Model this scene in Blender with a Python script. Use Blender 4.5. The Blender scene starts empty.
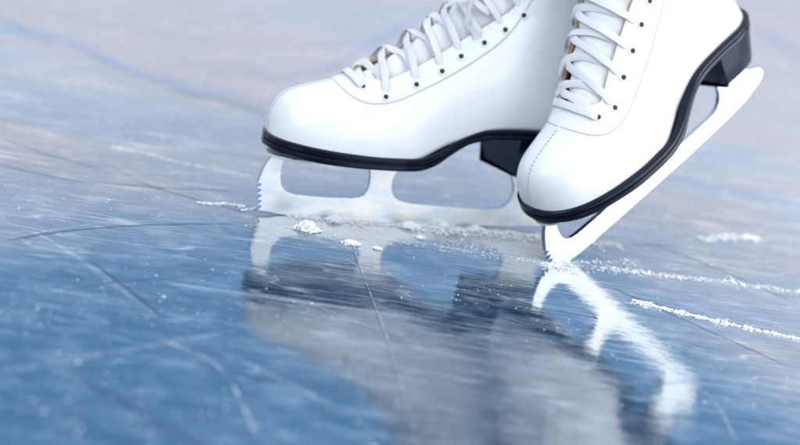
import bpy, bmesh, math, random
import numpy as np
from mathutils import Vector, Matrix, noise
random.seed(7); np.random.seed(7)
sc = bpy.context.scene
C = sc.collection
PI = math.pi

# ------------------------------------------------------------------ camera
GZ = 0.0313
F = 2000.0; DIST = 1.48; CP = 0.2625; CR = 0.1542
fw = Vector((0, math.cos(CP), -math.sin(CP)))
up0 = Vector((0, math.sin(CP), math.cos(CP))); rt0 = Vector((1, 0, 0))
RT = math.cos(CR)*rt0 + math.sin(CR)*up0
UP = -math.sin(CR)*rt0 + math.cos(CR)*up0
CAM = -fw*DIST + Vector((0, 0, GZ))
cd = bpy.data.cameras.new('camera'); cam = bpy.data.objects.new('camera', cd); C.objects.link(cam)
M3 = Matrix((RT, UP, -fw)).transposed()
cam.matrix_world = Matrix.Translation(CAM) @ M3.to_4x4()
cd.sensor_width = 36; cd.lens = F/800*36; cd.clip_start = .05; cd.clip_end = 2000
cd.dof.use_dof = True; cd.dof.focus_distance = 1.475; cd.dof.aperture_fstop = 3.6
cd.dof.aperture_blades = 0
sc.camera = cam

# ------------------------------------------------------------------ surround light, lamps, exposure
# added surround: pale grey low, blue band for the ice to reflect, white overhead
w = bpy.data.worlds.new('World'); sc.world = w; w.use_nodes = True
nt = w.node_tree; nt.nodes.clear()
wtc = nt.nodes.new('ShaderNodeTexCoord'); wsp = nt.nodes.new('ShaderNodeSeparateXYZ'); nt.links.new(wtc.outputs['Generated'], wsp.inputs[0])
ramp = nt.nodes.new('ShaderNodeValToRGB'); nt.links.new(wsp.outputs['Z'], ramp.inputs[0])
STOPS = [(0.0, (.66, .63, .665)), (.13, (.59, .58, .655)), (.20, (.49, .56, .72)), (.29, (.25, .49, .82)), (.40, (.20, .48, .85)), (.58, (.62, .78, .95)), (.8, (1, 1, 1))]
el = ramp.color_ramp.elements
el[0].position = STOPS[0][0]; el[0].color = (*STOPS[0][1], 1); el[1].position = STOPS[-1][0]; el[1].color = (*STOPS[-1][1], 1)
for p_, c_ in STOPS[1:-1]: e = el.new(p_); e.color = (*c_, 1)
bg = nt.nodes.new('ShaderNodeBackground'); bg.inputs['Strength'].default_value = 1.0
out = nt.nodes.new('ShaderNodeOutputWorld')
nt.links.new(ramp.outputs[0], bg.inputs[0]); nt.links.new(bg.outputs[0], out.inputs[0])
def softbox(name, loc, target, sx, sy, radiance, col):
    l = bpy.data.lights.new(name, 'AREA'); l.shape = 'RECTANGLE'; l.size = sx; l.size_y = sy; l.energy = radiance*PI*sx*sy; l.color = col
    o = bpy.data.objects.new(name, l); C.objects.link(o); o.location = loc
    o.rotation_euler = (Vector(loc)-Vector(target)).to_track_quat('Z', 'Y').to_euler(); return o
softbox('softbox', (1.7, .15, .62), (.1, .1, .1), 1.1, 1.3, 3.6, (1, .99, .97))
softbox('softbox', (1.35, -1.5, .75), (0, .05, .1), 1.1, 1.1, 2.6, (1, .985, .96))  # unseen fill, added to brighten the flat blade and both boots
softbox('softbox', (-1.3, -2.2, 1.5), (0, .05, .1), 1.6, 1.2, 2.6, (1, .985, .95))
sc.view_settings.view_transform = 'Standard'; sc.view_settings.look = 'None'
sc.view_settings.exposure = 0.42; sc.view_settings.gamma = 1

# ------------------------------------------------------------------ helpers
def G(px, py, z=0.0):
    """the point of the ice that the photograph shows at (px, py)"""
    d = fw + RT*((px-400)/F) - UP*((py-222.5)/F)
    s = (z-CAM.z)/d.z
    p = CAM + d*s
    return Vector((p.x, p.y, z))
def link(name, me, mats, parent=None, smooth=True):
    o = bpy.data.objects.new(name, me); C.objects.link(o)
    for m in (mats if isinstance(mats, (list, tuple)) else [mats]): me.materials.append(m)
    if parent: o.parent = parent
    if smooth:
        for p in me.polygons: p.use_smooth = True
    return o
def mesh(name, vs, fs, mats, parent=None, smooth=True, fm=None):
    me = bpy.data.meshes.new(name); me.from_pydata([tuple(v) for v in vs], [], fs)
    if fm:
        for p, m in zip(me.polygons, fm): p.material_index = m
    me.update()
    return link(name, me, mats, parent, smooth)
def fixn(o):
    bm = bmesh.new(); bm.from_mesh(o.data); bmesh.ops.remove_doubles(bm, verts=bm.verts, dist=1e-6)
    bmesh.ops.recalc_face_normals(bm, faces=bm.faces); bm.to_mesh(o.data); bm.free()
def autosmooth(o, deg):
    bm = bmesh.new(); bm.from_mesh(o.data)
    for f in bm.faces: f.smooth = True
    for e in bm.edges:
        if len(e.link_faces) == 2 and e.calc_face_angle(0) > math.radians(deg): e.smooth = False
    bm.to_mesh(o.data); bm.free()
def pchip(xs, ys):
    xs = np.array(xs, float); ys = np.array(ys, float)
    h = np.diff(xs); d = np.diff(ys, axis=0)/(h[:, None] if ys.ndim > 1 else h)
    m = np.zeros_like(ys); m[0] = d[0]; m[-1] = d[-1]
    a = d[:-1]; b = d[1:]
    with np.errstate(all='ignore'):
        hm = np.where(a*b > 0, 2*a*b/(a+b), 0)
    m[1:-1] = np.nan_to_num(hm)
    def f(x):
        x = min(max(x, xs[0]), xs[-1]); i = min(max(int(np.searchsorted(xs, x, 'right'))-1, 0), len(xs)-2)
        t = (x-xs[i])/h[i]
        return ((2*t**3-3*t*t+1)*ys[i] + (t**3-2*t*t+t)*h[i]*m[i] + (-2*t**3+3*t*t)*ys[i+1] + (t**3-t*t)*h[i]*m[i+1])
    return f
def sstep(a, b, x):
    t = min(max((x-a)/(b-a), 0), 1); return t*t*(3-2*t)

# ------------------------------------------------------------------ materials
def mat(name, col, rough=.5, metal=0, coat=0, ior=1.5, spec=.5):
    m = bpy.data.materials.new(name); m.use_nodes = True
    p = m.node_tree.nodes['Principled BSDF']
    p.inputs['Base Color'].default_value = (*col, 1); p.inputs['Roughness'].default_value = rough
    p.inputs['Metallic'].default_value = metal; p.inputs['IOR'].default_value = ior
    p.inputs['Coat Weight'].default_value = coat; p.inputs['Coat Roughness'].default_value = .06
    p.inputs['Specular IOR Level'].default_value = spec
    return m, m.node_tree, p
def node(t, kind, **kw):
    n = t.nodes.new(kind)
    for k, v in kw.items():
        if k in n.inputs: n.inputs[k].default_value = v
        else: setattr(n, k, v)
    return n
def bump(t, p, src, strength, dist, key='Normal'):
    b = node(t, 'ShaderNodeBump', Strength=strength, Distance=dist)
    t.links.new(src, b.inputs['Height']); t.links.new(b.outputs[0], p.inputs[key]); return b

leather, t, p = mat('white_leather', (.86, .875, .89), .33, coat=.25)
tc = node(t, 'ShaderNodeTexCoord')
n1 = node(t, 'ShaderNodeTexNoise', Scale=60., Detail=4.); n2 = node(t, 'ShaderNodeTexVoronoi', Scale=900.)
t.links.new(tc.outputs['Object'], n1.inputs['Vector']); t.links.new(tc.outputs['Object'], n2.inputs['Vector'])
ad = node(t, 'ShaderNodeMath', operation='MULTIPLY_ADD'); ad.inputs[1].default_value = .12
t.links.new(n2.outputs['Distance'], ad.inputs[0]); t.links.new(n1.outputs['Fac'], ad.inputs[2])
n4 = node(t, 'ShaderNodeTexNoise', Scale=11., Detail=3., Distortion=.6); t.links.new(tc.outputs['Object'], n4.inputs['Vector'])
ad2 = node(t, 'ShaderNodeMath', operation='MULTIPLY_ADD'); ad2.inputs[1].default_value = 2.2; t.links.new(n4.outputs['Fac'], ad2.inputs[0]); t.links.new(ad.outputs[0], ad2.inputs[2])
bump(t, p, ad2.outputs[0], .25, .002)
cr = node(t, 'ShaderNodeValToRGB'); cr.color_ramp.elements[0].color = (.78, .79, .80, 1); cr.color_ramp.elements[1].color = (.83, .835, .835, 1)
n3 = node(t, 'ShaderNodeTexNoise', Scale=14., Detail=6.); t.links.new(tc.outputs['Object'], n3.inputs['Vector'])
t.links.new(n3.outputs['Fac'], cr.inputs[0]); t.links.new(cr.outputs[0], p.inputs['Base Color'])

tan, t, p = mat('raw_tan_leather', (.50, .36, .22), .85)
tc = node(t, 'ShaderNodeTexCoord'); n1 = node(t, 'ShaderNodeTexNoise', Scale=300., Detail=5.)
t.links.new(tc.outputs['Object'], n1.inputs['Vector'])
cr = node(t, 'ShaderNodeValToRGB'); cr.color_ramp.elements[0].color = (.30, .19, .10, 1); cr.color_ramp.elements[1].color = (.66, .52, .36, 1)
t.links.new(n1.outputs['Fac'], cr.inputs[0]); t.links.new(cr.outputs[0], p.inputs['Base Color'])
felt, t, p = mat('white_tongue_padding', (.80, .81, .83), .75)
tc = node(t, 'ShaderNodeTexCoord'); n1 = node(t, 'ShaderNodeTexNoise', Scale=90., Detail=5.)
t.links.new(tc.outputs['Object'], n1.inputs['Vector']); bump(t, p, n1.outputs['Fac'], .35, .002)

lacem, t, p = mat('woven_white_lace', (.80, .80, .83), .8)
tc = node(t, 'ShaderNodeTexCoord'); wv = node(t, 'ShaderNodeTexWave', Scale=1.0, Distortion=0.3)
mp = node(t, 'ShaderNodeMapping'); mp.inputs['Scale'].default_value = (330, 6, 1)
t.links.new(tc.outputs['UV'], mp.inputs[0]); t.links.new(mp.outputs[0], wv.inputs[0])
bump(t, p, wv.outputs['Fac'], .5, .0006)
eyem, _, _ = mat('white_enamel', (.82, .83, .85), .25, coat=.4)
holem, _, _ = mat('dark_hole', (.012, .015, .025), .6)
seamm, _, _ = mat('grey_seam', (.50, .50, .51), .8)
solem, t, p = mat('black_polished_sole', (.002, .003, .008), .2, spec=.4)
p.inputs['Specular Tint'].default_value = (.50, .70, 1, 1)  # blue highlights put into the tint, as if mirroring blue surroundings
tc = node(t, 'ShaderNodeTexCoord'); n1 = node(t, 'ShaderNodeTexNoise', Scale=45., Detail=7., Roughness=.7)
t.links.new(tc.outputs['Object'], n1.inputs['Vector']); bump(t, p, n1.outputs['Fac'], .12, .001)
mr = node(t, 'ShaderNodeMapRange'); mr.inputs[3].default_value = .06; mr.inputs[4].default_value = .26
t.links.new(n1.outputs['Fac'], mr.inputs[0]); t.links.new(mr.outputs[0], p.inputs['Roughness'])
heelm, t, p = mat('black_stacked_heel', (.002, .006, .018), .2, spec=.4)
p.inputs['Specular Tint'].default_value = (.5, .7, 1, 1)  # blue gloss of the heel likewise coloured in through the tint
tc = node(t, 'ShaderNodeTexCoord'); n1 = node(t, 'ShaderNodeTexNoise', Scale=120., Detail=5.)
sx_ = node(t, 'ShaderNodeSeparateXYZ'); t.links.new(tc.outputs['Object'], sx_.inputs[0])
mk = node(t, 'ShaderNodeMapRange'); mk.inputs[1].default_value = -.232; mk.inputs[2].default_value = -.245; t.links.new(sx_.outputs['X'], mk.inputs[0])
wz = node(t, 'ShaderNodeMath', operation='MULTIPLY'); wz.inputs[1].default_value = 2400; t.links.new(sx_.outputs['Z'], wz.inputs[0])
ws = node(t, 'ShaderNodeMath', operation='SINE'); t.links.new(wz.outputs[0], ws.inputs[0])
wm = node(t, 'ShaderNodeMath', operation='MULTIPLY'); t.links.new(ws.outputs[0], wm.inputs[0]); t.links.new(mk.outputs[0], wm.inputs[1])
wa = node(t, 'ShaderNodeMath', operation='ADD'); t.links.new(wm.outputs[0], wa.inputs[0]); t.links.new(n1.outputs['Fac'], wa.inputs[1])
t.links.new(tc.outputs['Object'], n1.inputs['Vector']); bump(t, p, wa.outputs[0], .3, .0006)
steel, t, p = mat('brushed_steel', (.86, .87, .87), .3, metal=.72)
tc = node(t, 'ShaderNodeTexCoord'); mp = node(t, 'ShaderNodeMapping'); mp.inputs['Scale'].default_value = (25, 25, 60)
n1 = node(t, 'ShaderNodeTexNoise', Scale=1.2, Detail=8., Roughness=.65)
t.links.new(tc.outputs['Object'], mp.inputs[0]); t.links.new(mp.outputs[0], n1.inputs['Vector'])
mr = node(t, 'ShaderNodeMapRange'); mr.inputs[3].default_value = .24; mr.inputs[4].default_value = .5
t.links.new(n1.outputs['Fac'], mr.inputs[0]); t.links.new(mr.outputs[0], p.inputs['Roughness'])
cr = node(t, 'ShaderNodeValToRGB'); cr.color_ramp.elements[0].color = (.66, .76, .86, 1); cr.color_ramp.elements[1].color = (.97, .95, .88, 1)  # blue and cream reflections mixed into the steel colour as patches
cr.color_ramp.elements[0].position = .35; cr.color_ramp.elements[1].position = .6
t.links.new(n1.outputs['Fac'], cr.inputs[0]); t.links.new(cr.outputs[0], p.inputs['Base Color'])
bump(t, p, n1.outputs['Fac'], .08, .001)
edgem, _, _ = mat('blue_grey_blade_edge', (.30, .40, .52), .22, metal=1)

snowm, t, p = mat('snow', (.95, .97, .98), .7)
p.inputs['Subsurface Weight'].default_value = .0; p.inputs['Subsurface Radius'].default_value = (.002, .003, .004); p.inputs['Subsurface Scale'].default_value = 1
tc = node(t, 'ShaderNodeTexCoord'); n1 = node(t, 'ShaderNodeTexNoise', Scale=900., Detail=3.)
t.links.new(tc.outputs['Object'], n1.inputs['Vector']); bump(t, p, n1.outputs['Fac'], .5, .001)

# the ice: clear dark blue ice under a glossy wet skin, frosted in patches
bandm, t, p = mat('blue_frost_band', (.34, .48, .74), .5)
uvb = node(t, 'ShaderNodeTexCoord'); sb = node(t, 'ShaderNodeSeparateXYZ'); t.links.new(uvb.outputs['UV'], sb.inputs[0])
b1 = node(t, 'ShaderNodeMath', operation='PINGPONG'); b1.inputs[1].default_value = .5; t.links.new(sb.outputs['Y'], b1.inputs[0])
b2 = node(t, 'ShaderNodeMapRange', interpolation_type='SMOOTHSTEP'); b2.inputs[1].default_value = 0; b2.inputs[2].default_value = .45; b2.inputs[4].default_value = .62; t.links.new(b1.outputs[0], b2.inputs[0])
gb = node(t, 'ShaderNodeNewGeometry'); nb = node(t, 'ShaderNodeTexNoise', Scale=14., Detail=7., Roughness=.7); t.links.new(gb.outputs['Position'], nb.inputs['Vector'])
b3 = node(t, 'ShaderNodeMapRange'); b3.inputs[1].default_value = .3; b3.inputs[2].default_value = .65; b3.inputs[3].default_value = .15; t.links.new(nb.outputs['Fac'], b3.inputs[0])
b4 = node(t, 'ShaderNodeMath', operation='MULTIPLY'); t.links.new(b2.outputs[0], b4.inputs[0]); t.links.new(b3.outputs[0], b4.inputs[1]); t.links.new(b4.outputs[0], p.inputs['Alpha'])
ice, t, p = mat('ice', (.02, .06, .15), .05, ior=2.1)
L = t.links.new
geo = node(t, 'ShaderNodeNewGeometry')
def mapped(sx, sy, rot=0):
    mp = node(t, 'ShaderNodeMapping'); mp.inputs['Scale'].default_value = (sx, sy, 1); mp.inputs['Rotation'].default_value = (0, 0, rot)
    L(geo.outputs['Position'], mp.inputs[0]); return mp.outputs[0]
def tex(sx, sy, rot, det=6, rough=.6, dist=0):
    n = node(t, 'ShaderNodeTexNoise', Scale=1., Detail=float(det), Roughness=rough, Distortion=float(dist)); L(mapped(sx, sy, rot), n.inputs['Vector']); return n.outputs['Fac']
def mrange(src, a, b, c, d, smooth=False):
    m = node(t, 'ShaderNodeMapRange');
    if smooth: m.interpolation_type = 'SMOOTHSTEP'
    for k, v in zip((1, 2, 3, 4), (a, b, c, d)): m.inputs[k].default_value = v
    L(src, m.inputs[0]); return m.outputs[0]
def math2(op, a, b):
    m = node(t, 'ShaderNodeMath', operation=op)
    for k, v in enumerate((a, b)):
        if isinstance(v, (int, float)): m.inputs[k].default_value = v
        else: L(v, m.inputs[k])
    return m.outputs[0]
sep = node(t, 'ShaderNodeSeparateXYZ'); L(geo.outputs['Position'], sep.inputs[0])
cloud = tex(5, 5, .3, 7, .6)
streak = tex(6, 40, -.4, 8, .7, .5)
streak2 = tex(7, 48, .5, 8, .7, .5)
grain = tex(420, 420, 0, 4, .7)
def ridge(sx, sy, rot, wd, lo=.5):
    n = tex(sx, sy, rot, 1, .5, .0); d = math2('ABSOLUTE', math2('SUBTRACT', n, .5), 0)
    line = mrange(d, 0, wd, 1, 0)
    gate = mrange(tex(9, 9, rot+1, 3, .6), lo, lo+.12, 0, 1)
    return math2('MULTIPLY', line, gate)
rg = math2('MAXIMUM', math2('MAXIMUM', ridge(1.6, 26, -.25, .006, .36), ridge(2.2, 34, .5, .006, .40)), math2('MAXIMUM', ridge(3, 22, .12, .004, .36), ridge(5, 30, -.75, .006, .44)))
rg2 = math2('MAXIMUM', ridge(6, 60, -.5, .010, .46), ridge(7, 70, .55, .010, .46))
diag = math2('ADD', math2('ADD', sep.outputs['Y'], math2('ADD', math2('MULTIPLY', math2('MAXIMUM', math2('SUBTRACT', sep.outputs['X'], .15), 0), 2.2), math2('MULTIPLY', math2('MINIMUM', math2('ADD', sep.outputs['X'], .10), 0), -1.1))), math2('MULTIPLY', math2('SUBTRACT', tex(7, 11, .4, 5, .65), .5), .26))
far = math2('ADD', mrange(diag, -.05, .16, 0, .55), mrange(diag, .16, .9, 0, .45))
patch = mrange(tex(34, 64, .12, 7, .75, .3), .50, .66, 0, 1)
f1 = math2('MULTIPLY', mrange(cloud, .48, .72, .0, 1.0), .12)
f2 = math2('MULTIPLY', mrange(streak, .54, .78, 0, 1), .10)
f3 = math2('MULTIPLY', mrange(streak2, .56, .78, 0, 1), .08)
f4 = math2('MULTIPLY', math2('MAXIMUM', math2('MULTIPLY', mrange(grain, .6, .8, 0, 1), .5), patch), .12)
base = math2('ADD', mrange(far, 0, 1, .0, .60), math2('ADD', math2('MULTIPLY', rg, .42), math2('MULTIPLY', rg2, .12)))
fr = math2('ADD', math2('ADD', f1, f2), math2('ADD', f3, math2('ADD', f4, base)))
mott = math2('MULTIPLY', mrange(tex(24, 36, .5, 7, .7, .3), .48, .68, 0, 1), .24)
fr = math2('ADD', fr, mott)
warm = tex(2.2, 5, .3, 4, .6)
fr = math2('MINIMUM', fr, .92)
frost = node(t, 'ShaderNodeMix', data_type='RGBA'); L(fr, frost.inputs[0])
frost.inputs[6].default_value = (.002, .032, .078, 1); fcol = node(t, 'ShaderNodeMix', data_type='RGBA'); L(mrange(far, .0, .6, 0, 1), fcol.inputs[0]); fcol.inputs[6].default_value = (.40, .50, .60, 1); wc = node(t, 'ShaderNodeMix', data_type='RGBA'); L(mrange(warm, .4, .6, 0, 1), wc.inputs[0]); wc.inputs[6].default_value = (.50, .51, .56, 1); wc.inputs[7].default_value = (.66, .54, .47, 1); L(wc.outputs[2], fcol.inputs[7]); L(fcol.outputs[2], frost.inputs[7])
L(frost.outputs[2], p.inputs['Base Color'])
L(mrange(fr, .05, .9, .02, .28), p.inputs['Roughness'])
hgt = math2('ADD', math2('MULTIPLY', tex(38, 60, .2, 5, .6), 1.0), math2('MULTIPLY', tex(330, 420, .15, 3, .6), .05))
hgt = math2('SUBTRACT', hgt, math2('MULTIPLY', math2('ADD', rg, rg2), .05))
bump(t, p, hgt, .075, .003)

fm_, t, p = mat('scratched_frost', (.74, .79, .88), .7)
geo = node(t, 'ShaderNodeNewGeometry'); n1 = node(t, 'ShaderNodeTexNoise', Scale=160., Detail=8., Roughness=.75); t.links.new(geo.outputs['Position'], n1.inputs['Vector'])
uv = node(t, 'ShaderNodeTexCoord'); sp_ = node(t, 'ShaderNodeSeparateXYZ'); t.links.new(uv.outputs['UV'], sp_.inputs[0])
# v runs 0..1 over the width: thin out towards both rims
a1 = node(t, 'ShaderNodeMath', operation='SUBTRACT'); t.links.new(sp_.outputs['Y'], a1.inputs[0]); a1.inputs[1].default_value = .5
a2 = node(t, 'ShaderNodeMath', operation='ABSOLUTE'); t.links.new(a1.outputs[0], a2.inputs[0])
a3 = node(t, 'ShaderNodeMapRange'); a3.inputs[1].default_value = .1; a3.inputs[2].default_value = .5; a3.inputs[3].default_value = .24; a3.inputs[4].default_value = -.22
t.links.new(a2.outputs[0], a3.inputs[0])
a4 = node(t, 'ShaderNodeMath', operation='ADD'); t.links.new(a3.outputs[0], a4.inputs[0]); t.links.new(n1.outputs['Fac'], a4.inputs[1])
a5 = node(t, 'ShaderNodeMapRange'); a5.inputs[1].default_value = .46; a5.inputs[2].default_value = .8
n7 = node(t, 'ShaderNodeTexNoise', Scale=38., Detail=4., Roughness=.7); t.links.new(geo.outputs['Position'], n7.inputs['Vector'])
a6 = node(t, 'ShaderNodeMapRange'); a6.inputs[1].default_value = .38; a6.inputs[2].default_value = .62; t.links.new(n7.outputs['Fac'], a6.inputs[0])
a7 = node(t, 'ShaderNodeMath', operation='MULTIPLY'); t.links.new(a4.outputs[0], a5.inputs[0]); t.links.new(a5.outputs[0], a7.inputs[0]); t.links.new(a6.outputs[0], a7.inputs[1]); t.links.new(a7.outputs[0], p.inputs['Alpha'])
faint = fm_.copy(); faint.name = 'faint_frost'
fp_ = faint.node_tree.nodes['Principled BSDF']; mx = node(faint.node_tree, 'ShaderNodeMath', operation='MULTIPLY'); mx.inputs[1].default_value = .38
src_ = fp_.inputs['Alpha'].links[0].from_socket; faint.node_tree.links.new(src_, mx.inputs[0]); faint.node_tree.links.new(mx.outputs[0], fp_.inputs['Alpha'])
fp_.inputs['Base Color'].default_value = (.60, .70, .88, 1)
groove, _, _ = mat('dark_groove', (.03, .07, .16), .25, ior=1.5)

# ------------------------------------------------------------------ ice sheet
ys = [-30, -3, -1.2, 0, 1.2, 4, 30, 300]; xs = [-300, -30, -3, -1, 0, 1, 3, 30, 300]
vs = [(x, y, 0) for y in ys for x in xs]; nx = len(xs)
fs = [(j*nx+i, j*nx+i+1, (j+1)*nx+i+1, (j+1)*nx+i) for j in range(len(ys)-1) for i in range(nx-1)]
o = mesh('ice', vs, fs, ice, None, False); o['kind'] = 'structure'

# ------------------------------------------------------------------ skate
# rings of the boot: top point, bottom point, half widths (seat, wall, shoulder), closing exponent
RG = [  # Tx, Tz, Bx, Bz, w0/w1, w1, w2, n
 (-.0024, .0780, -.0024, .0640, 1.0, .00001, .00001, 2.4),
 (-.0036, .0845, -.0036, .0650, 1.0, .0095, .0088, 2.4),
 (-.0062, .0915, -.0062, .0650, 1.0, .0165, .0155, 2.5),
 (-.0125, .0988, -.0125, .0640, 1.0, .0250, .0235, 2.6),
 (-.0240, .1045, -.0240, .0625, 1.0, .0325, .0305, 2.6),
 (-.0400, .1092, -.0400, .0610, 1.0, .0370, .0340, 2.5),
 (-.0600, .1160, -.0600, .0600, 1.0, .0395, .0355, 2.5),
 (-.0800, .1275, -.0815, .0595, 1.0, .0402, .0355, 2.6),
 (-.1000, .1400, -.1060, .0595, 1.0, .0388, .0350, 2.8),
 (-.1230, .1590, -.1460, .0750, .80, .0368, .0345, 2.9),
 (-.1420, .1790, -.1900, .0875, .76, .0360, .0345, 2.9),
 (-.1530, .1960, -.2300, .0885, .76, .0350, .0345, 2.9),
 (-.1590, .2080, -.2465, .0885, .62, .0345, .0340, 2.85),
 (-.1630, .2180, -.2535, .0915, .40, .0342, .0340, 2.8),
 (-.1660, .2280, -.2580, .1060, .10, .0342, .0340, 2.75),
 (-.1690, .2400, -.2575, .1350, .0, .0348, .0345, 2.7),
 (-.1710, .2520, -.2560, .1700, .0, .0360, .0355, 2.65),
 (-.1730, .2640, -.2520, .2050, .0, .0375, .0370, 2.6),
 (-.1745, .2760, -.2530, .2400, .0, .0390, .0385, 2.4),
 (-.1760, .2880, -.2560, .2800, .0, .0400, .0395, 2.4)]
RG = np.array(RG)
_d = np.sqrt(np.sum(np.diff(RG[:, :2], axis=0)**2, 1)) + .5*np.sqrt(np.sum(np.diff(RG[:, 2:4], axis=0)**2, 1)) + .002
S = np.concatenate([[0], np.cumsum(_d)]); S /= S[-1]
ringf = pchip(S, RG)
def s_at_Tx(x):
    lo, hi = 0., 1.
    for _ in range(40):
        m = (lo+hi)/2
        if ringf(m)[0] > x: lo = m
        else: hi = m
    return lo
S_TH = s_at_Tx(-.0640)      # throat of the lacing
S_FF = s_at_Tx(-.0490)      # front of the facing
class Boot:
    def __init__(self, lat):
        self.lat = lat; self.shift = .017 if lat > 0 else .010; self.lift = .003 if lat > 0 else .008; self.adv = .010 if lat > 0 else 0.
    def P(self, s, t, off=0.):
        v = self._P(s, t)
        if off:
            e = 2e-3
            a = self._P(min(s+e, 1), t) - self._P(max(s-e, 0), t); b = self._P(s, t+e) - self._P(s, t-e)
            n = a.cross(b)
            n.normalize()
            c = Vector((ringf(s)[0]*.5+ringf(s)[2]*.5, 0, ringf(s)[1]*.4+ringf(s)[3]*.6))
            if n.dot(v-c) < 0: n = -n
            v = v + n*off
        return v
    def _P(self, s, t):
        v = self._P0(s, t)
        k = sstep(S_FF, S_TH+.16, s)*max(v.z-.07, 0)/.09
        v.y -= self.shift*min(k, 1.2)
        if t < 0: v.z += self.lift*sstep(0, .35, k)*sstep(.45, .9, math.cos(PI/2*min(-t, 1)))*min(1, -t/.15)
        v.x += self.adv*min(k, 1.2); return v
    def _P0(self, s, t):
        r = ringf(s); at = min(abs(t), 1.); a = math.cos(PI/2*at)**.85 if at < 1 else 0.
        W = r[5] + (r[6]-r[5])*sstep(.2, .95, a)
        cl = max(1-a**r[7], 0)**.5
        f = r[4]; op = math.sqrt(max(f*f+(1-f*f)*(1-(1-a)**2.6), 0))
        side = 1 if t >= 0 else -1
        asym = 1 + .045*side*self.lat*(1-abs(min(r[2]/-.13, 2)-1))
        y = side*W*cl*op*asym
        yc = 0
        return Vector((r[2]+(r[0]-r[2])*a, y+yc, r[3]+(r[1]-r[3])*a))
    def t_of_y(self, s, y):
        lo, hi = 0., .75
        for _ in range(26):
            m = (lo+hi)/2
            if abs(self._P0(s, m).y) < y: lo = m
            else: hi = m
        return lo
    def t_down(self, s, t0, dist):
        t = t0; q = self._P(s, t); acc = 0
        while t < .97:
            r = self._P(s, t+.01); l = (r-q).length
            if acc+l >= dist: return t+.01*(dist-acc)/max(l, 1e-9)
            t += .01; acc += l; q = r
        return t
    def gap(self, s):
        if s <= S_TH: return 0.
        x = (s-S_TH)/(1-S_TH)
        return min(.0215+.006*x, .0215*math.sqrt(max((s-S_TH)/.06, 0)))
    def te(self, s):
        g = self.gap(s); return self.t_of_y(s, g) if g > 0 else 0.
    def tf(self, s):
        if s <= S_FF: return 0.
        f = min((s-S_FF)/(.20 if self.lat > 0 else .16), 1); f = math.sqrt(f*(2-f))
        return self.t_down(s, 0, ((.0520 if self.lat > 0 else .0440)+.030*(s-S_FF))*f)
    def nearest(self, q, side):
        best = None
        for i in range(60):
            s = S_TH + (1-S_TH)*i/59
            for j in range(50):
                t = side*(.1+.6*j/49); d = (self._P(s, t)-q).length
                if best is None or d < best[0]: best = (d, s, t)
        return best[1], best[2]

SO = pchip([0, .0015, .005, .012, .025, .045, .075, .10, .125, .15, .175, .20, .222, .238, .2490, .2545, .2570],
           [0, .0095, .0180, .0265, .0345, .0400, .0435, .0430, .0390, .0325, .0285, .0280, .0278, .0255, .0190, .0110, 0])
ZB = pchip([0, .02, .05, .09, .115, .131, .145, .161, .1856, .21, .27], [.0570, .0545, .0526, .0520, .0522, .0560, .0650, .0745, .0800, .0808, .0810])
ZT = pchip([0, .02, .05, .09, .115, .134, .151, .176, .21, .27], [.0672, .0660, .0636, .0620, .0622, .0682, .0778, .0872, .0893, .0896])
def ysole(x, side, lat):
    """lateral half of the sole is fuller at the ball, the medial one cut in at the arch"""
    k = 1 + .05*side*lat*math.exp(-((x-.09)/.05)**2) + (.10*side*lat)*math.exp(-((x-.15)/.03)**2)
    return side*SO(x)*k
def perimeter(x0, x1, lat, shrink=0., n=90):
    pts = []
    us = [0.5*(1-math.cos(PI*i/n)) for i in range(n+1)]
    xs_ = [x0+(x1-x0)*u for u in us]
    for x in xs_: pts.append((x, ysole(x, 1, lat)))
    for x in reversed(xs_): pts.append((x, ysole(x, -1, lat)))
    q = []
    for p_ in pts:
        if not q or math.dist(q[-1], p_) > 1e-6: q.append(p_)
    return q
def slab(name, per, layers, zb, zt, mats, parent):
    N = len(per); vs = []; fs = []
    nrm = []
    for i in range(N):
        a = Vector(per[i-1]); b = Vector(per[(i+1) % N]); d = b-a
        n = Vector((-d.y, d.x)).normalized(); nrm.append(n)
    area = sum(per[i][0]*per[(i+1) % N][1]-per[(i+1) % N][0]*per[i][1] for i in range(N))
    sg = -1 if area > 0 else 1
    for (off, zf) in layers:
        for i in range(N):
            x = per[i][0]+sg*nrm[i].x*off; y = per[i][1]+sg*nrm[i].y*off
            b_, t_ = zb(per[i][0]), zt(per[i][0])
            vs.append((-x, y, b_+(t_-b_)*zf))
    for k in range(len(layers)-1):
        for i in range(N): j = (i+1) % N; fs.append((k*N+i, k*N+j, (k+1)*N+j, (k+1)*N+i))
    K = (len(layers)-1)*N
    for i in range(N//2):
        for o_ in (0, K):
            a, b, c, d = i, i+1, N-2-i, N-1-i
            l = [];
            for q in (a, b, c, d):
                if q+o_ not in l: l.append(q+o_)
            if len(l) > 2 and b <= c: fs.append(tuple(l))
    o = mesh(name, vs, fs, mats, parent); fixn(o); autosmooth(o, 38); return o

def tubeface(vs, fs, path, r, k=6):
    n0 = len(vs)
    for i, q in enumerate(path):
        d = (path[min(i+1, len(path)-1)]-path[max(i-1, 0)]).normalized()
        a = d.orthogonal().normalized(); b = d.cross(a)
        for j in range(k): an = 2*PI*j/k; vs.append(q+a*(r*math.cos(an))+b*(r*math.sin(an)))
    for i in range(len(path)-1):
        for j in range(k):
            fs.append((n0+i*k+j, n0+i*k+(j+1) % k, n0+(i+1)*k+(j+1) % k, n0+(i+1)*k+j))
    fs.append(tuple(n0+j for j in range(k))); fs.append(tuple(n0+(len(path)-1)*k+j for j in range(k)))

EYES = [(-.0690, .1130), (-.0845, .1180), (-.1080, .1255), (-.1270, .1355), (-.1435, .1470), (-.1550, .1650), (-.1590, .1880), (-.1630, .2090), (-.1670, .2280), (-.1700, .2520)]

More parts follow.
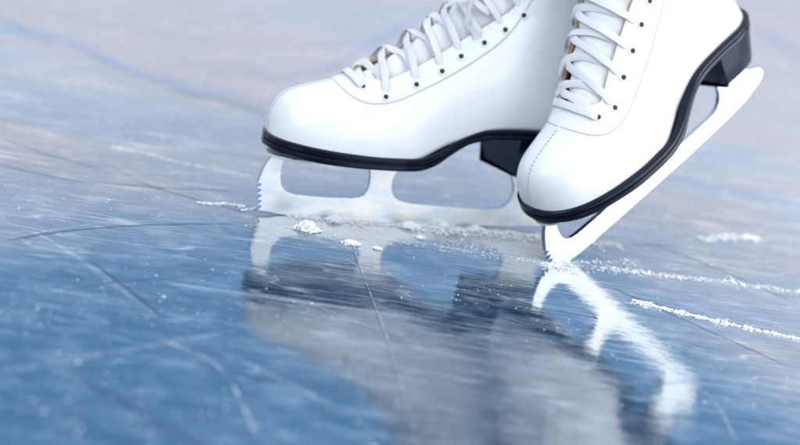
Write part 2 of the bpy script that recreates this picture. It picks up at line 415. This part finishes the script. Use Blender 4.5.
def make_skate(name, lat, label):
    root = bpy.data.objects.new(name, None); C.objects.link(root)
    root['label'] = label; root['category'] = 'ice skate'; root['group'] = 'pair of white figure skates'
    B = Boot(lat)
    # --- leather upper: two walls that meet over the toe and part at the throat
    us = [S_TH*(i/46)**1.25 for i in range(47)] + [S_TH+(1-S_TH)*(i/90)**1.5 for i in range(1, 91)]
    NT = 44; vs = []; fs = []
    for side in (1, -1):
        b0 = len(vs)
        for s in us:
            te = B.te(s)
            for j in range(NT+1):
                f = j/NT; t_ = te+(1-te)*f
                vs.append(B._P(s, side*t_) if t_ > 1e-9 else B._P(s, 0.))
        for i in range(len(us)-1):
            for j in range(NT):
                a = b0+i*(NT+1)+j; fs.append((a, a+1, a+NT+2, a+NT+1) if side > 0 else (a+1, a, a+NT+1, a+NT+2))
    # toe cap of the first ring
    up_ = mesh('boot', vs, fs, [leather, tan, tan], root); fixn(up_)
    bm = bmesh.new(); bm.from_mesh(up_.data)
    bmesh.ops.remove_doubles(bm, verts=bm.verts, dist=2e-5)
    tst = max(bm.faces, key=lambda f: f.calc_center_median().y)
    if tst.normal.y < 0: bmesh.ops.reverse_faces(bm, faces=bm.faces)
    bm.to_mesh(up_.data); bm.free()
    for p_ in up_.data.polygons: p_.use_smooth = True
    so_ = up_.modifiers.new('thick', 'SOLIDIFY'); so_.thickness = .0034; so_.offset = -1; so_.material_offset = 1; so_.material_offset_rim = 2
    so_.use_even_offset = False
    # --- facing: the reinforced band around the lacing
    us2 = [S_FF+(S_TH-S_FF)*(i/20)**2 for i in range(21)] + [S_TH+(1-S_TH)*(i/80)**1.5 for i in range(1, 81)]
    vs = []; fs = []; NF = 16
    for side in (1, -1):
        b0 = len(vs)
        for s in us2:
            a0, a1_ = B.te(s), B.tf(s)
            for j in range(NF+1):
                f = j/NF; tt = a0+(a1_-a0)*f
                h = .0006*min(1, 8*(1-f)) if s > S_FF else 0
                h = .0002+h*min(1, (s-S_FF)/.006)
                vs.append(B.P(s, side*tt, h))
        for i in range(len(us2)-1):
            for j in range(NF):
                a = b0+i*(NF+1)+j; fs.append((a, a+1, a+NF+2, a+NF+1) if side > 0 else (a+1, a, a+NF+1, a+NF+2))
    fc = mesh('facing', vs, fs, [leather], root); 
    bm = bmesh.new(); bm.from_mesh(fc.data); bmesh.ops.remove_doubles(bm, verts=bm.verts, dist=2e-5)
    tst = max(bm.faces, key=lambda f: f.calc_center_median().y)
    if tst.normal.y < 0: bmesh.ops.reverse_faces(bm, faces=bm.faces)
    bm.to_mesh(fc.data); bm.free()
    m_ = fc.modifiers.new('thick', 'SOLIDIFY'); m_.thickness = .0009; m_.offset = -1
    # --- tongue
    keep = B.lift; B.lift = 0
    vs = []; fs = []; NG = 24; us3 = [S_TH-.03+(1.0-S_TH+.03)*i/70 for i in range(71)]
    for s in us3:
        w_ = B.t_of_y(s, max(.014, B.gap(s)+.006))
        for j in range(NG+1):
            f = -1+2*j/NG
            wf = w_ if f > 0 else B.t_of_y(s, max(.009, B.gap(s)-.0045))
            q = B.P(s, f*wf, (-.0026 if lat > 0 else -.0060)-(.0045 if f > 0 else (.0075 if lat > 0 else .0085))*f*f+.0007*math.sin(s*160))
            vs.append(q)
    for i in range(len(us3)-1):
        for j in range(NG): a = i*(NG+1)+j; fs.append((a, a+1, a+NG+2, a+NG+1))
    tg = mesh('tongue', vs, fs, [felt], root); m_ = tg.modifiers.new('thick', 'SOLIDIFY'); m_.thickness = .004; m_.offset = 1
    m_.offset = 0
    B.lift = keep
    # --- stitching: toe seam ladder and the line along the facing
    vs = []; fs = []
    s0, s1 = .0005, S_FF-.004
    path = [B.P(s0+(s1-s0)*i/60, .0, .00005) for i in range(61)]
    pre = [Vector((-.0022, 0, .0675+.0103*i/6)) for i in range(7)]
    tubeface(vs, fs, pre+path, .00022)
    for i in range(1, 7, 2): q = pre[i]; tubeface(vs, fs, [q+Vector((0, -.0012, 0)), q+Vector((.0004, 0, 0)), q+Vector((0, .0012, 0))], .00028, 5)
    L_ = [0]
    for i in range(60): L_.append(L_[-1]+(path[i+1]-path[i]).length)
    nst = int(L_[-1]/.0031)
    for k in range(1, nst):
        d = L_[-1]*k/nst; i = max(q for q in range(61) if L_[q] <= d); i = min(i, 59)
        s = s0+(s1-s0)*(i+(d-L_[i])/max(L_[i+1]-L_[i], 1e-9))/60
        dt = B.t_of_y(s, .0012)
        tubeface(vs, fs, [B.P(s, -dt, .0001), B.P(s, 0, .0005), B.P(s, dt, .0001)], .00028, 5)
    for side in (1, -1):
        pa = [B.P(s, side*B.tf(s), .0003) for s in us2[1:]]
        tubeface(vs, fs, pa, .00022, 5)
        pa = [B.P(s, side*(B.tf(s)+.006), .0001) for s in us2[1:]]
    mesh('stitching', vs, fs, [seamm], root)
    # --- eyelets
    prm = {}
    for k, (ex, ez) in enumerate(EYES):
        best = None
        s_, t_ = B.nearest(Vector((ex, .025, ez)), 1)
        # keep them on the middle of the facing band
        t_ = B.t_down(s_, B.te(s_), (.0132 if lat > 0 or k < 4 else .0105) if k else .0115)
        for side in (1, -1):
            prm[(k, side)] = (s_, side*t_)
            c = B.P(s_, side*t_, .0010); nn = (B.P(s_, side*t_, .003)-B.P(s_, side*t_, .0)).normalized()
            u_ = nn.orthogonal().normalized(); v_ = nn.cross(u_)
            vs = []; fs = []; fmm = []; R0, R1 = .0027, .0008
            for i in range(24):
                a = 2*PI*i/24; e = u_*math.cos(a)+v_*math.sin(a)
                for j in range(8):
                    b = 2*PI*j/8; vs.append(c+e*(R0+R1*math.cos(b))+nn*(R1*.8*math.sin(b)))
            for i in range(24):
                for j in range(8): fs.append((i*8+j, i*8+(j+1) % 8, ((i+1) % 24)*8+(j+1) % 8, ((i+1) % 24)*8+j)); fmm.append(0)
            n0 = len(vs); vs.append(c+nn*.0001)
            for i in range(24): a = 2*PI*i/24; vs.append(c+nn*.0001+(u_*math.cos(a)+v_*math.sin(a))*.0021)
            for i in range(24): fs.append((n0, n0+1+i, n0+1+(i+1) % 24)); fmm.append(1)
            mesh('eyelet', vs, fs, [eyem, holem], root, True, fmm)
    # --- lace: one flat woven band criss-crossing up the boot
    rnd = random.Random(5 if lat > 0 else 9)
    vs = []; fs = []; uvs = []
    def ribbon(pts, nrms, wd, twist=None):
        n0 = len(vs); K = 8; acc = 0
        P2 = []; N2 = []
        m = len(pts)
        xs_ = list(range(m)); fp = pchip(xs_, np.array([list(q) for q in pts])); fn_ = pchip(xs_, np.array([list(q) for q in nrms]))
        n_ = (m-1)*9
        for i in range(n_+1): P2.append(Vector(fp(i*(m-1)/n_))); N2.append(Vector(fn_(i*(m-1)/n_)).normalized())
        # smooth
        for _ in range(4):
            P2 = [P2[0]]+[(P2[i-1]+P2[i]*2+P2[i+1])/4 for i in range(1, n_)]+[P2[-1]]
        for i in range(n_+1):
            d = (P2[min(i+1, n_)]-P2[max(i-1, 0)]).normalized(); b = N2[i].cross(d).normalized(); nn = d.cross(b)
            if i: acc += (P2[i]-P2[i-1]).length
            tw = (twist or 0)*math.sin(PI*i/n_); b2 = b*math.cos(tw)+nn*math.sin(tw); nn2 = -b*math.sin(tw)+nn*math.cos(tw)
            endw = wd*(.55+.45*sstep(0, .12, i/n_))*(1+.05*math.sin(acc*420+tw))
            for j in range(K):
                an = 2*PI*j/K; cx, cy = math.cos(an), math.sin(an)
                vs.append(P2[i]+b2*(endw*.5*(abs(cx)**.6)*(1 if cx >= 0 else -1))+nn2*(.00032*cy*(1-.25*abs(cx)))); uvs.append((acc, j/K))
        for i in range(n_):
            for j in range(K): fs.append((n0+i*K+j, n0+i*K+(j+1) % K, n0+(i+1)*K+(j+1) % K, n0+(i+1)*K+j))
        fs.append(tuple(n0+j for j in range(K))); fs.append(tuple(n0+n_*K+j for j in reversed(range(K))))
    def nrm_at(s, t_): return (B.P(s, t_, .004)-B.P(s, t_, .0)).normalized()
    def yline(sA, tA, sB, tB, f):   # on-surface interpolation from A to B, linear in y
        yA, yB = B._P0(sA, tA).y, B._P0(sB, tB).y
        s = sA+(sB-sA)*f; y = yA+(yB-yA)*f; tt = B.t_of_y(s, abs(y)); return s, (tt if y >= 0 else -tt)
    for k in range(len(EYES)-1):
        for side in (1, -1):
            s0_, t0_ = prm[(k, side)]; s1_, t1_ = prm[(k+1, -side)]
            if side > 0: s1_ = s0_+.55*(s1_-s0_)
            j1 = rnd.uniform(-.004, .004)
            lift = (.0020 if side > 0 else .0004)-(.0020 if lat < 0 else 0)
            pts = []; nr = []
            for f, off in ((.018, .0001), (.07, .0019), (.16, .0021), (.30, .0018+lift*.2), (.5, lift+.0006), (.68, .0014 if side > 0 else .0002), (.80, -.0012), (.90, -.0038)):
                s, tt = yline(s0_, t0_, s1_, t1_, f)
                s += j1*math.sin(PI*f)+(-.012 if side > 0 else .010)*math.sin(PI*f)
                if lat < 0: off -= (.0036*sstep(.2, .6, f) if side > 0 else .0036*math.sin(PI*f)**2)
                pts.append(B.P(s, tt, off+rnd.uniform(0, .0003))); nr.append(nrm_at(s, tt))
            ribbon(pts, nr, .0062, rnd.uniform(-.35, .35))
    # first bar, across the throat
    sA, tA = prm[(0, 1)]; pts = []; nr = []
    for f in (0, .06, .2, .35, .5, .65, .8, .94, 1):
        s, tt = yline(sA, tA, sA, -tA, f); s -= .020*math.sin(PI*f)**.7
        off = .0005 if f in (0, 1) else .0030
        pts.append(B.P(s, tt, off)); nr.append(nrm_at(s, tt))
    ribbon(pts, nr, .0066)
    if lat < 0:     # a loose pass of lace hanging over the upper eyelets
        pts = []; nr = []
        for (sx, sz, yy, off) in ((-.1500, .2010, .006, .010), (-.1470, .1900, .010, .011), (-.1450, .1800, .015, .010), (-.1455, .1700, .020, .007), (-.1500, .1640, .023, .004), (-.1550, .1610, .025, .0012)):
            s, tt = B.nearest(Vector((sx, yy, sz)), 1); pts.append(B.P(s, tt, off)); nr.append(nrm_at(s, tt))
        ribbon(pts, nr, .0062, .9)
        pts = []; nr = []
        for (sx, sz, yy, off) in ((-.1330, .1760, -.004, .006), (-.1400, .1830, .002, .010), (-.1470, .1880, .010, .009), (-.1560, .1840, .018, .006), (-.1600, .1815, .024, .0012)):
            s, tt = B.nearest(Vector((sx, yy, sz)), 1); pts.append(B.P(s, tt, off)); nr.append(nrm_at(s, tt))
        ribbon(pts, nr, .0062, -.7)
    lo = mesh('lace', vs, fs, [lacem], root)
    uvl = lo.data.uv_layers.new(name='UVMap')
    for lp in lo.data.loops: uvl.data[lp.index].uv = uvs[lp.vertex_index]
    # --- sole and heel
    per = perimeter(0, .2570, lat)
    slab('sole', per, [(-.004, -.0), (-.0008, .0), (.0002, .05), (.0006, .22), (.0002, .46), (-.0010, .50), (-.0010, .54), (.0001, .58), (.0006, .72), (.0004, .9), (-.0006, .985), (-.0022, 1.0), (-.006, 1.0)], ZB, ZT, solem, root)
    # heel block, concave breast
    hp = []; n = 60
    for i in range(n+1):
        x = .2010+(.2565-.2010)*(1-(1-i/n)**1.8); hp.append((x, SO(x)*.97))
    for i in range(n, -1, -1):
        x = .1890+(.2565-.1890)*(1-(1-i/n)**1.8); hp.append((x, -SO(x)*.97))
    lay = [(-.0042, 0), (-.0037, .03), (-.0019, .5), (0, 1)]
    hz = lambda x: .0500; ht = lambda x: ZB(x)+.0005
    slab('heel', hp, lay, hz, ht, heelm, root)
    # --- blade outline (x back from toe, z) closed
    out_ = [(.0090, .0500), (.0078, .0470), (.0048, .0420), (.0022, .0350), (.0008, .0285), (.0000, .0258)]
    z = .0258
    for k in range(4):      # toe pick teeth
        out_ += [(.0034+.0006*k, z-.0012), (-.0008+.0009*k, z-.0040)]
        z -= .0045
    out_ += [(.0058, .0072), (.0030, .0036), (.0078, .0032), (.0110, .0030)]
    for x, zz in ((.018, .0016), (.028, .0006), (.042, .0001), (.06, .0), (.09, .0), (.13, .0001), (.17, .0005), (.21, .0018), (.24, .0040), (.257, .0085), (.2645, .0115), (.2672, .0140), (.2678, .0170), (.2665, .0200), (.2635, .0228), (.2590, .0250), (.2520, .0285), (.2475, .0330), (.2455, .0385), (.2465, .0450), (.2495, .0487)):
        out_.append((x, zz))
    out_ += [(.2080, .0487), (.2120, .0420), (.2143, .0370), (.2150, .0315), (.2140, .0262), (.2118, .0218), (.2080, .0185), (.2030, .0168), (.1960, .0160), (.17, .0158), (.14, .0160), (.1260, .0165), (.1190, .0178), (.1140, .0205), (.1108, .0248), (.1096, .0300), (.1100, .0360), (.1120, .0410), (.1165, .0455), (.1210, .0480), (.1240, .0500),
             (.0850, .0500), (.0880, .0470), (.0898, .0420), (.0910, .0360), (.0912, .0300), (.0902, .0250), (.0880, .0213), (.0840, .0190), (.0780, .0178), (.06, .0172), (.042, .0174), (.0330, .0178), (.0270, .0188), (.0225, .0210), (.0192, .0250), (.0175, .0310), (.0172, .0370), (.0180, .0430), (.0200, .0480), (.0215, .0500)]
    vs = []; n = len(out_); T2 = .0021
    def Y(x): return T2
    bm = bmesh.new()
    a = [bm.verts.new((-x, T2, zz)) for x, zz in out_]; b = [bm.verts.new((-x, -T2, zz)) for x, zz in out_]
    f1_ = bm.faces.new(a); f2_ = bm.faces.new(list(reversed(b)))
    for i in range(n): f = bm.faces.new((a[i], b[i], b[(i+1) % n], a[(i+1) % n])); f.material_index = 1
    bmesh.ops.recalc_face_normals(bm, faces=bm.faces)
    bmesh.ops.triangulate(bm, faces=[f for f in bm.faces if len(f.verts) > 4])
    me = bpy.data.meshes.new('blade'); bm.to_mesh(me); bm.free()
    bl = link('blade', me, [steel, edgem], root, False)
    bv = bl.modifiers.new('bevel', 'BEVEL'); bv.width = .00035; bv.segments = 2; bv.limit_method = 'ANGLE'; bv.angle_limit = math.radians(50)
    # mounting plates with their screws
    def plate(nm, prof, z0, th):
        pts = [(x, y*.68) for x, y in prof]+[(x, -y*.68) for x, y in reversed(prof)]
        bm = bmesh.new(); a = [bm.verts.new((-x, y, z0)) for x, y in pts]; b = [bm.verts.new((-x, y, z0+th)) for x, y in pts]
        bm.faces.new(a); bm.faces.new(list(reversed(b)))
        for i in range(len(pts)): bm.faces.new((a[i], b[i], b[(i+1) % len(pts)], a[(i+1) % len(pts)]))
        bmesh.ops.recalc_face_normals(bm, faces=bm.faces); me = bpy.data.meshes.new(nm); bm.to_mesh(me); bm.free()
        o = link(nm, me, [steel], bl, False); q = o.modifiers.new('bevel', 'BEVEL'); q.width = .0004; q.segments = 2; return o
    plate('sole_plate', [(.0040, .005), (.0062, .014), (.0110, .0215), (.0200, .0290), (.035, .0330), (.045, .0310), (.060, .0290), (.080, .0300), (.105, .0340), (.118, .0280), (.126, .0140), (.1275, .004)], .0490, .0020)
    plate('heel_plate', [(.2060, .010), (.2075, .0200), (.2110, .0230), (.235, .0235), (.2440, .0200), (.2515, .0110), (.2530, .003)], .0484, .0016)
    scr = [(.024, .0215, .0487), (.050, .0220, .0487), (.078, .0215, .0487), (.106, .0235, .0487), (.118, .0150, .0487), (.215, .017, .0481), (.238, .017, .0481)]
    for (x, y, zz) in scr:
        for side in (1, -1):
            vs = []; fs = []
            for k in range(5):
                r = .0026*math.cos(PI/2*k/4.4); h = -.0016*math.sin(PI/2*k/4.4)
                for i in range(14): an = 2*PI*i/14; vs.append((-x+r*math.cos(an), side*y*.66+r*math.sin(an), zz+.0004+h))
            for k in range(4):
                for i in range(14): fs.append((k*14+i, k*14+(i+1) % 14, (k+1)*14+(i+1) % 14, (k+1)*14+i))
            fs.append(tuple(4*14+i for i in range(14)))
            o = mesh('screw', vs, fs, [steel], bl); fixn(o)
    return root

A = make_skate('ice_skate', -1, 'white figure skate standing flat on its blade, behind the tilted one, toe pointing left')
A.location = (-.1146, .0772, -.0006); A.rotation_euler = (0, 0, 3.4995)
Bq = make_skate('ice_skate', 1, 'white figure skate in front, heel raised and balanced on its toe pick')
yaw, pit, rol = 3.9185, .5779, .0204
RB = Matrix.Rotation(yaw, 3, 'Z') @ Matrix.Rotation(pit, 3, 'Y') @ Matrix.Rotation(rol, 3, 'X')
low = (RB @ Vector((-.0030, 0, .0036))).z
Bq.location = (.124, .0718, -.0429+GZ); Bq.rotation_euler = RB.to_euler()
print('B pick height', low + Bq.location.z)

# ------------------------------------------------------------------ marks in the ice
def polyline(px, n=40, jit=0.):
    pts = [G(*q) for q in px]; f = pchip(list(range(len(pts))), np.array([[q.x, q.y] for q in pts]))
    res = []
    for i in range(n+1):
        q = f(i*(len(pts)-1)/n); res.append(Vector((q[0], q[1], 0)))
    return res
rv = []; rf = []; ru = []; rz = [0.0003]
def mark(px, wd, taper=True, V=None, FF=None, U=None, seed=0, wob=.25):
    pts = polyline(px); n = len(pts); n0 = len(V); z = rz[0]; rz[0] += .000004
    for i, q in enumerate(pts):
        d = (pts[min(i+1, n-1)]-pts[max(i-1, 0)]).normalized(); s = Vector((-d.y, d.x, 0))
        w_ = wd*(1+wob*noise.noise(Vector((i*.35, seed, 0))))
        if taper: w_ *= min(1, 6*min(i, n-1-i)/n+.15)
        for k in range(2): V.append(q+s*(w_*(k-.5))+Vector((0, 0, z))); U.append((i/n, k))
    for i in range(n-1): a = n0+i*2; FF.append((a, a+1, a+3, a+2))
W_ = [  # white frosted tracks: pixels, width in metres
 ([(-30, 20), (60, 40), (150, 78), (270, 108)], .030), ([(60, 15), (130, 28), (260, 45), (400, 40)], .020),
 ([(-20, 5), (80, 55), (180, 80), (250, 95)], .012),
 ([(110, 146), (140, 152), (180, 163), (258, 178)], .0028), ([(195, 204), (235, 206), (262, 210)], .003),
 ([(0, 238), (30, 232), (80, 260), (110, 282), (150, 312)], .008), ([(-10, 375), (70, 360), (160, 345), (240, 330)], .0085),
 ([(205, 345), (250, 365), (320, 400), (400, 445)], .0075), ([(60, 370), (120, 400), (200, 450)], .006),
 ([(-5, 240), (120, 222), (250, 224)], .0010), ([(351, 240), (365, 280), (384, 330), (417, 445)], .0013),
 ([(630, 300), (680, 312), (740, 326), (810, 342)], .0050), ([(600, 268), (660, 274), (740, 283), (810, 293)], .0035),
 ([(640, 330), (670, 360), (720, 410), (740, 450)], .0014), ([(700, 240), (740, 238), (800, 235)], .004),
 ([(560, 265), (600, 262), (640, 270)], .006), ([(420, 232), (480, 236), (560, 246), (620, 250)], .006),
 ([(290, 216), (340, 222), (420, 228), (545, 236)], .005), ([(570, 240), (640, 236), (760, 225)], .0012),
 ([(620, 250), (700, 262), (800, 280)], .0010), ([(640, 240), (720, 262), (800, 300)], .0008),
 ([(600, 110), (680, 145), (800, 175)], .012), ([(640, 160), (720, 190), (810, 205)], .010), ([(760, 30), (790, 50), (820, 70)], .03),
 ([(425, 231), (480, 235), (540, 241), (650, 250)], .0028), ([(440, 240), (500, 246), (560, 262)], .0020), ([(420, 226), (500, 232), (548, 236)], .0028), ([(600, 258), (700, 262), (790, 262)], .0025),
 ([(300, 300), (380, 330), (470, 350)], .0014), ([(150, 335), (215, 365), (260, 440)], .003),
 ([(430, 10), (300, 75), (200, 70)], .01), ([(780, 330), (700, 318), (640, 304)], .0014),
]
for i in range(14):
    x, y = random.uniform(-20, 820), random.uniform(120, 440); an = random.choice([.16, .35, -.12, .6])+random.uniform(-.12, .12); l = random.uniform(30, 170)
    dy = math.sin(an)*l*.6
    W_.append(([(x, y), (x+l*.5, y+dy*.5+random.uniform(-2, 2)), (x+l, y+dy)], random.uniform(.0005, .0014)))
for i, (px, wd) in enumerate(W_): mark(px, wd, True, rv, rf, ru, i)
rm = []
for (px, wd) in W_: rm += [2 if wd >= .0095 else (1 if wd > .003 and px[0][0] != 630 else 0)]*40
o = mesh('frosted_scratches', rv, rf, [fm_, faint, bandm], None, False, rm); o['kind'] = 'stuff'; o['label'] = 'white frosted skate tracks scratched across the ice'; o['category'] = 'scratches'
uvl = o.data.uv_layers.new(name='UVMap')
for lp in o.data.loops: uvl.data[lp.index].uv = ru[lp.vertex_index]
rv = []; rf = []; ru = []
D_ = [([(-10, 162), (60, 178), (150, 187), (260, 192)], .0011), ([(0, 140), (50, 155), (110, 172)], .0009), ([(130, 180), (190, 198), (255, 215)], .0010),
      ([(0, 242), (60, 232), (130, 226), (250, 223)], .0013), ([(70, 372), (140, 410), (215, 455)], .005), ([(90, 260), (130, 290), (165, 318)], .0010),
      ([(600, 282), (680, 318), (800, 372)], .0009), ([(640, 240), (700, 262), (800, 305)], .0008), ([(640, 300), (700, 316), (800, 338)], .0012),
      ([(350, 240), (364, 280), (383, 330), (416, 445)], .0003), ([(420, 232), (560, 244), (700, 245)], .0008), ([(170, 90), (230, 103), (270, 115)], .002)]
for i in range(12):
    x, y = random.uniform(-20, 820), random.uniform(120, 420); an = random.choice([.2, .4, -.1])+random.uniform(-.1, .1); l = random.uniform(60, 220)
    D_.append(([(x, y), (x+l*.5, y+math.sin(an)*l*.3+random.uniform(-3, 3)), (x+l, y+math.sin(an)*l*.6)], random.uniform(.0003, .0008)))
for i, (px, wd) in enumerate(D_): mark(px, wd, True, rv, rf, ru, i+50)
o = mesh('dark_grooves', rv, rf, groove, None, False); o['kind'] = 'stuff'; o['label'] = 'thin dark cuts left by blades in the ice'; o['category'] = 'grooves'

# ------------------------------------------------------------------ snow
ico = bmesh.new(); bmesh.ops.create_icosphere(ico, subdivisions=1, radius=1); IV = [v.co.copy() for v in ico.verts]; IF = [tuple(v.index for v in f.verts) for f in ico.faces]; ico.free()
ico = bmesh.new(); bmesh.ops.create_icosphere(ico, subdivisions=4, radius=1); JV = [v.co.copy() for v in ico.verts]; JF = [tuple(v.index for v in f.verts) for f in ico.faces]; ico.free()
cv = []; cf = []
def crumb(q, r, flat=.6):
    n0 = len(cv); R_ = Matrix.Rotation(random.uniform(0, 6.3), 3, Vector((random.uniform(-1, 1), random.uniform(-1, 1), random.uniform(-1, 1))))
    sc_ = Vector((random.uniform(.6, 1.9), random.uniform(.5, 1.2), random.uniform(.3, .9)))
    for v in IV:
        p_ = R_ @ Vector((v.x*sc_.x, v.y*sc_.y, v.z*sc_.z))*(r*random.uniform(.7, 1.2))
        k_ = random.uniform(.75, 1.2); cv.append(Vector((q.x+p_.x*k_, q.y+p_.y, q.z+max(p_.z*flat, -.2*r)+r*.25)))
    cf.extend([tuple(n0+i for i in f) for f in IF])
def band(px, hw, n, r0, r1, pile=0.):
    pts = polyline(px, 60)
    for _ in range(n):
        u = random.uniform(0, 59.99); i = int(u); q = pts[i].lerp(pts[i+1], u-i)
        d = (pts[i+1]-pts[i]).normalized(); s = Vector((-d.y, d.x, 0))
        cl = .35+1.0*max(0, noise.noise(Vector((u*.22, px[0][0], 3)))+.35)
        g = random.gauss(0, .5)*hw*cl
        if random.random() > cl: continue
        h = pile*cl*max(0, 1-abs(g)/hw)*random.random()
        cl2 = noise.noise(Vector((u*.9, px[0][1], 8)))
        if cl2 < -.18 and random.random() < .8: continue
        r = r0+(r1-r0)*random.random()**3
        crumb(q+s*g+Vector((0, 0, h)), r)
band([(286, 216), (340, 222), (430, 228), (545, 236)], .010, 900, .0003, .0013, .001)
band([(286, 222), (350, 240), (430, 246), (520, 262)], .016, 700, .0002, .0010)
band([(410, 228), (470, 234), (540, 240), (620, 246)], .020, 3200, .0002, .0013, .0014)
band([(400, 226), (470, 231), (540, 237)], .006, 1500, .0003, .0015, .0024)
band([(440, 240), (520, 256), (560, 268), (640, 268)], .020, 1500, .0002, .0011)
band([(545, 268), (575, 264), (640, 262)], .010, 500, .0003, .0013, .001)
band([(632, 301), (680, 313), (740, 327), (815, 343)], .0080, 6500, .0002, .0009, .0014)
band([(600, 268), (660, 275), (740, 284), (815, 295)], .009, 1700, .0003, .0012, .0006)
band([(700, 240), (735, 237), (760, 239)], .012, 1200, .0004, .0014, .001)
band([(112, 147), (140, 153), (180, 163), (255, 178)], .004, 800, .0002, .0010, .0008)
band([(198, 204), (225, 205), (245, 207)], .004, 260, .0005, .0018, .0018)
band([(240, 211), (256, 209)], .003, 40, .0006, .0018, .001)
band([(560, 200), (640, 225), (800, 250)], .05, 500, .0003, .0010)
band([(420, 280), (560, 330), (800, 420)], .07, 140, .0002, .0007)
band([(0, 180), (200, 200), (500, 300)], .10, 320, .0003, .0009)
band([(0, 320), (150, 300), (300, 290)], .10, 260, .0003, .0010)
band([(0, 420), (150, 410), (420, 440)], .09, 170, .0004, .0012)
band([(0, 125), (300, 100), (800, 220)], .5, 700, .0005, .0014)
for (px, n, sp, r1) in (((307, 230), 160, .0075, .0012), ((334, 221), 90, .006, .001), ((351, 244), 80, .006, .001), ((409, 227), 120, .008, .0012), ((443, 226), 130, .008, .0012), ((476, 229), 130, .008, .0012), ((553, 266), 160, .008, .0012)):
    c_ = G(*px)
    for _ in range(n):
        crumb(c_+Vector((random.gauss(0, .6)*sp*1.5, random.gauss(0, .6)*sp, 0)), .0003+(r1-.0003)*random.random()**2)
o = mesh('snow_crumbs', cv, cf, snowm, None, True); o['kind'] = 'stuff'; o['label'] = 'fine shaved ice crumbs sprinkled over the ice'; o['category'] = 'snow'
def clump(px, r, sx, sz, seed, label):
    """a heap of shaved chips frozen together"""
    global cv, cf
    random.seed(seed*17)
    c = G(*px); cv = []; cf = []
    for v in JV:        # the packed core
        n = .80+.42*noise.noise(v*2.1+Vector((seed*7.3, 0, 0)))+.30*noise.noise(v*5.5+Vector((seed*3.1, 5, 0)))+.20*noise.noise(v*13+Vector((seed, 9, 0)))
        p_ = v*n*r*.8; cv.append(Vector((p_.x*sx, p_.y, max(p_.z*sz, -.2*r))))
    cf = list(JF)
    for _ in range(int(170*(r/.0045))):
        a_, q_ = random.uniform(0, 2*PI), random.random()**.5*1.25
        h = max(0, 1-(q_/1.1)**2)*sz*r*.75*random.uniform(.6, 1.15)
        crumb(Vector((math.cos(a_)*q_*r*sx, math.sin(a_)*q_*r, h-.12*r)), random.uniform(.06, .20)*r, .9)
    o = mesh('snow_clump', cv, cf, snowm, None, False); o.location = (c.x, c.y, r*.2)
    o['label'] = label; o['category'] = 'snow clump'; o['group'] = 'snow clumps beside the blades'
clump((307, 230), .0070, 1.25, 1.15, 1, 'largest snow clump, in front of the toe end of the flat blade')
clump((334, 221), .0050, 1.3, 1.0, 2, 'round snow lump against the flat blade, behind the largest clump')
clump((351, 244), .0043, 1.5, .8, 3, 'low snow lump beside the long pale scratch, nearer than the blade')
clump((409, 227), .0052, 1.6, .9, 4, 'wide snow clump touching the middle of the flat blade')
clump((420, 238), .0031, 1.3, .7, 5, 'small snow lump just in front of the wide clump at mid-blade')
clump((377, 249), .0026, 1.5, .7, 6, 'tiny snow lump on bare ice, right of the low lump by the scratch')
clump((443, 226), .0036, 1.5, .8, 7, 'ragged snow clump near the flat blade, left of the raised skate')
clump((476, 229), .0037, 1.7, .7, 8, 'flat snow clump by the heel half of the flat blade')
clump((553, 266), .0036, 1.7, .5, 9, 'little heap of snow dug up by the toe pick of the raised skate')
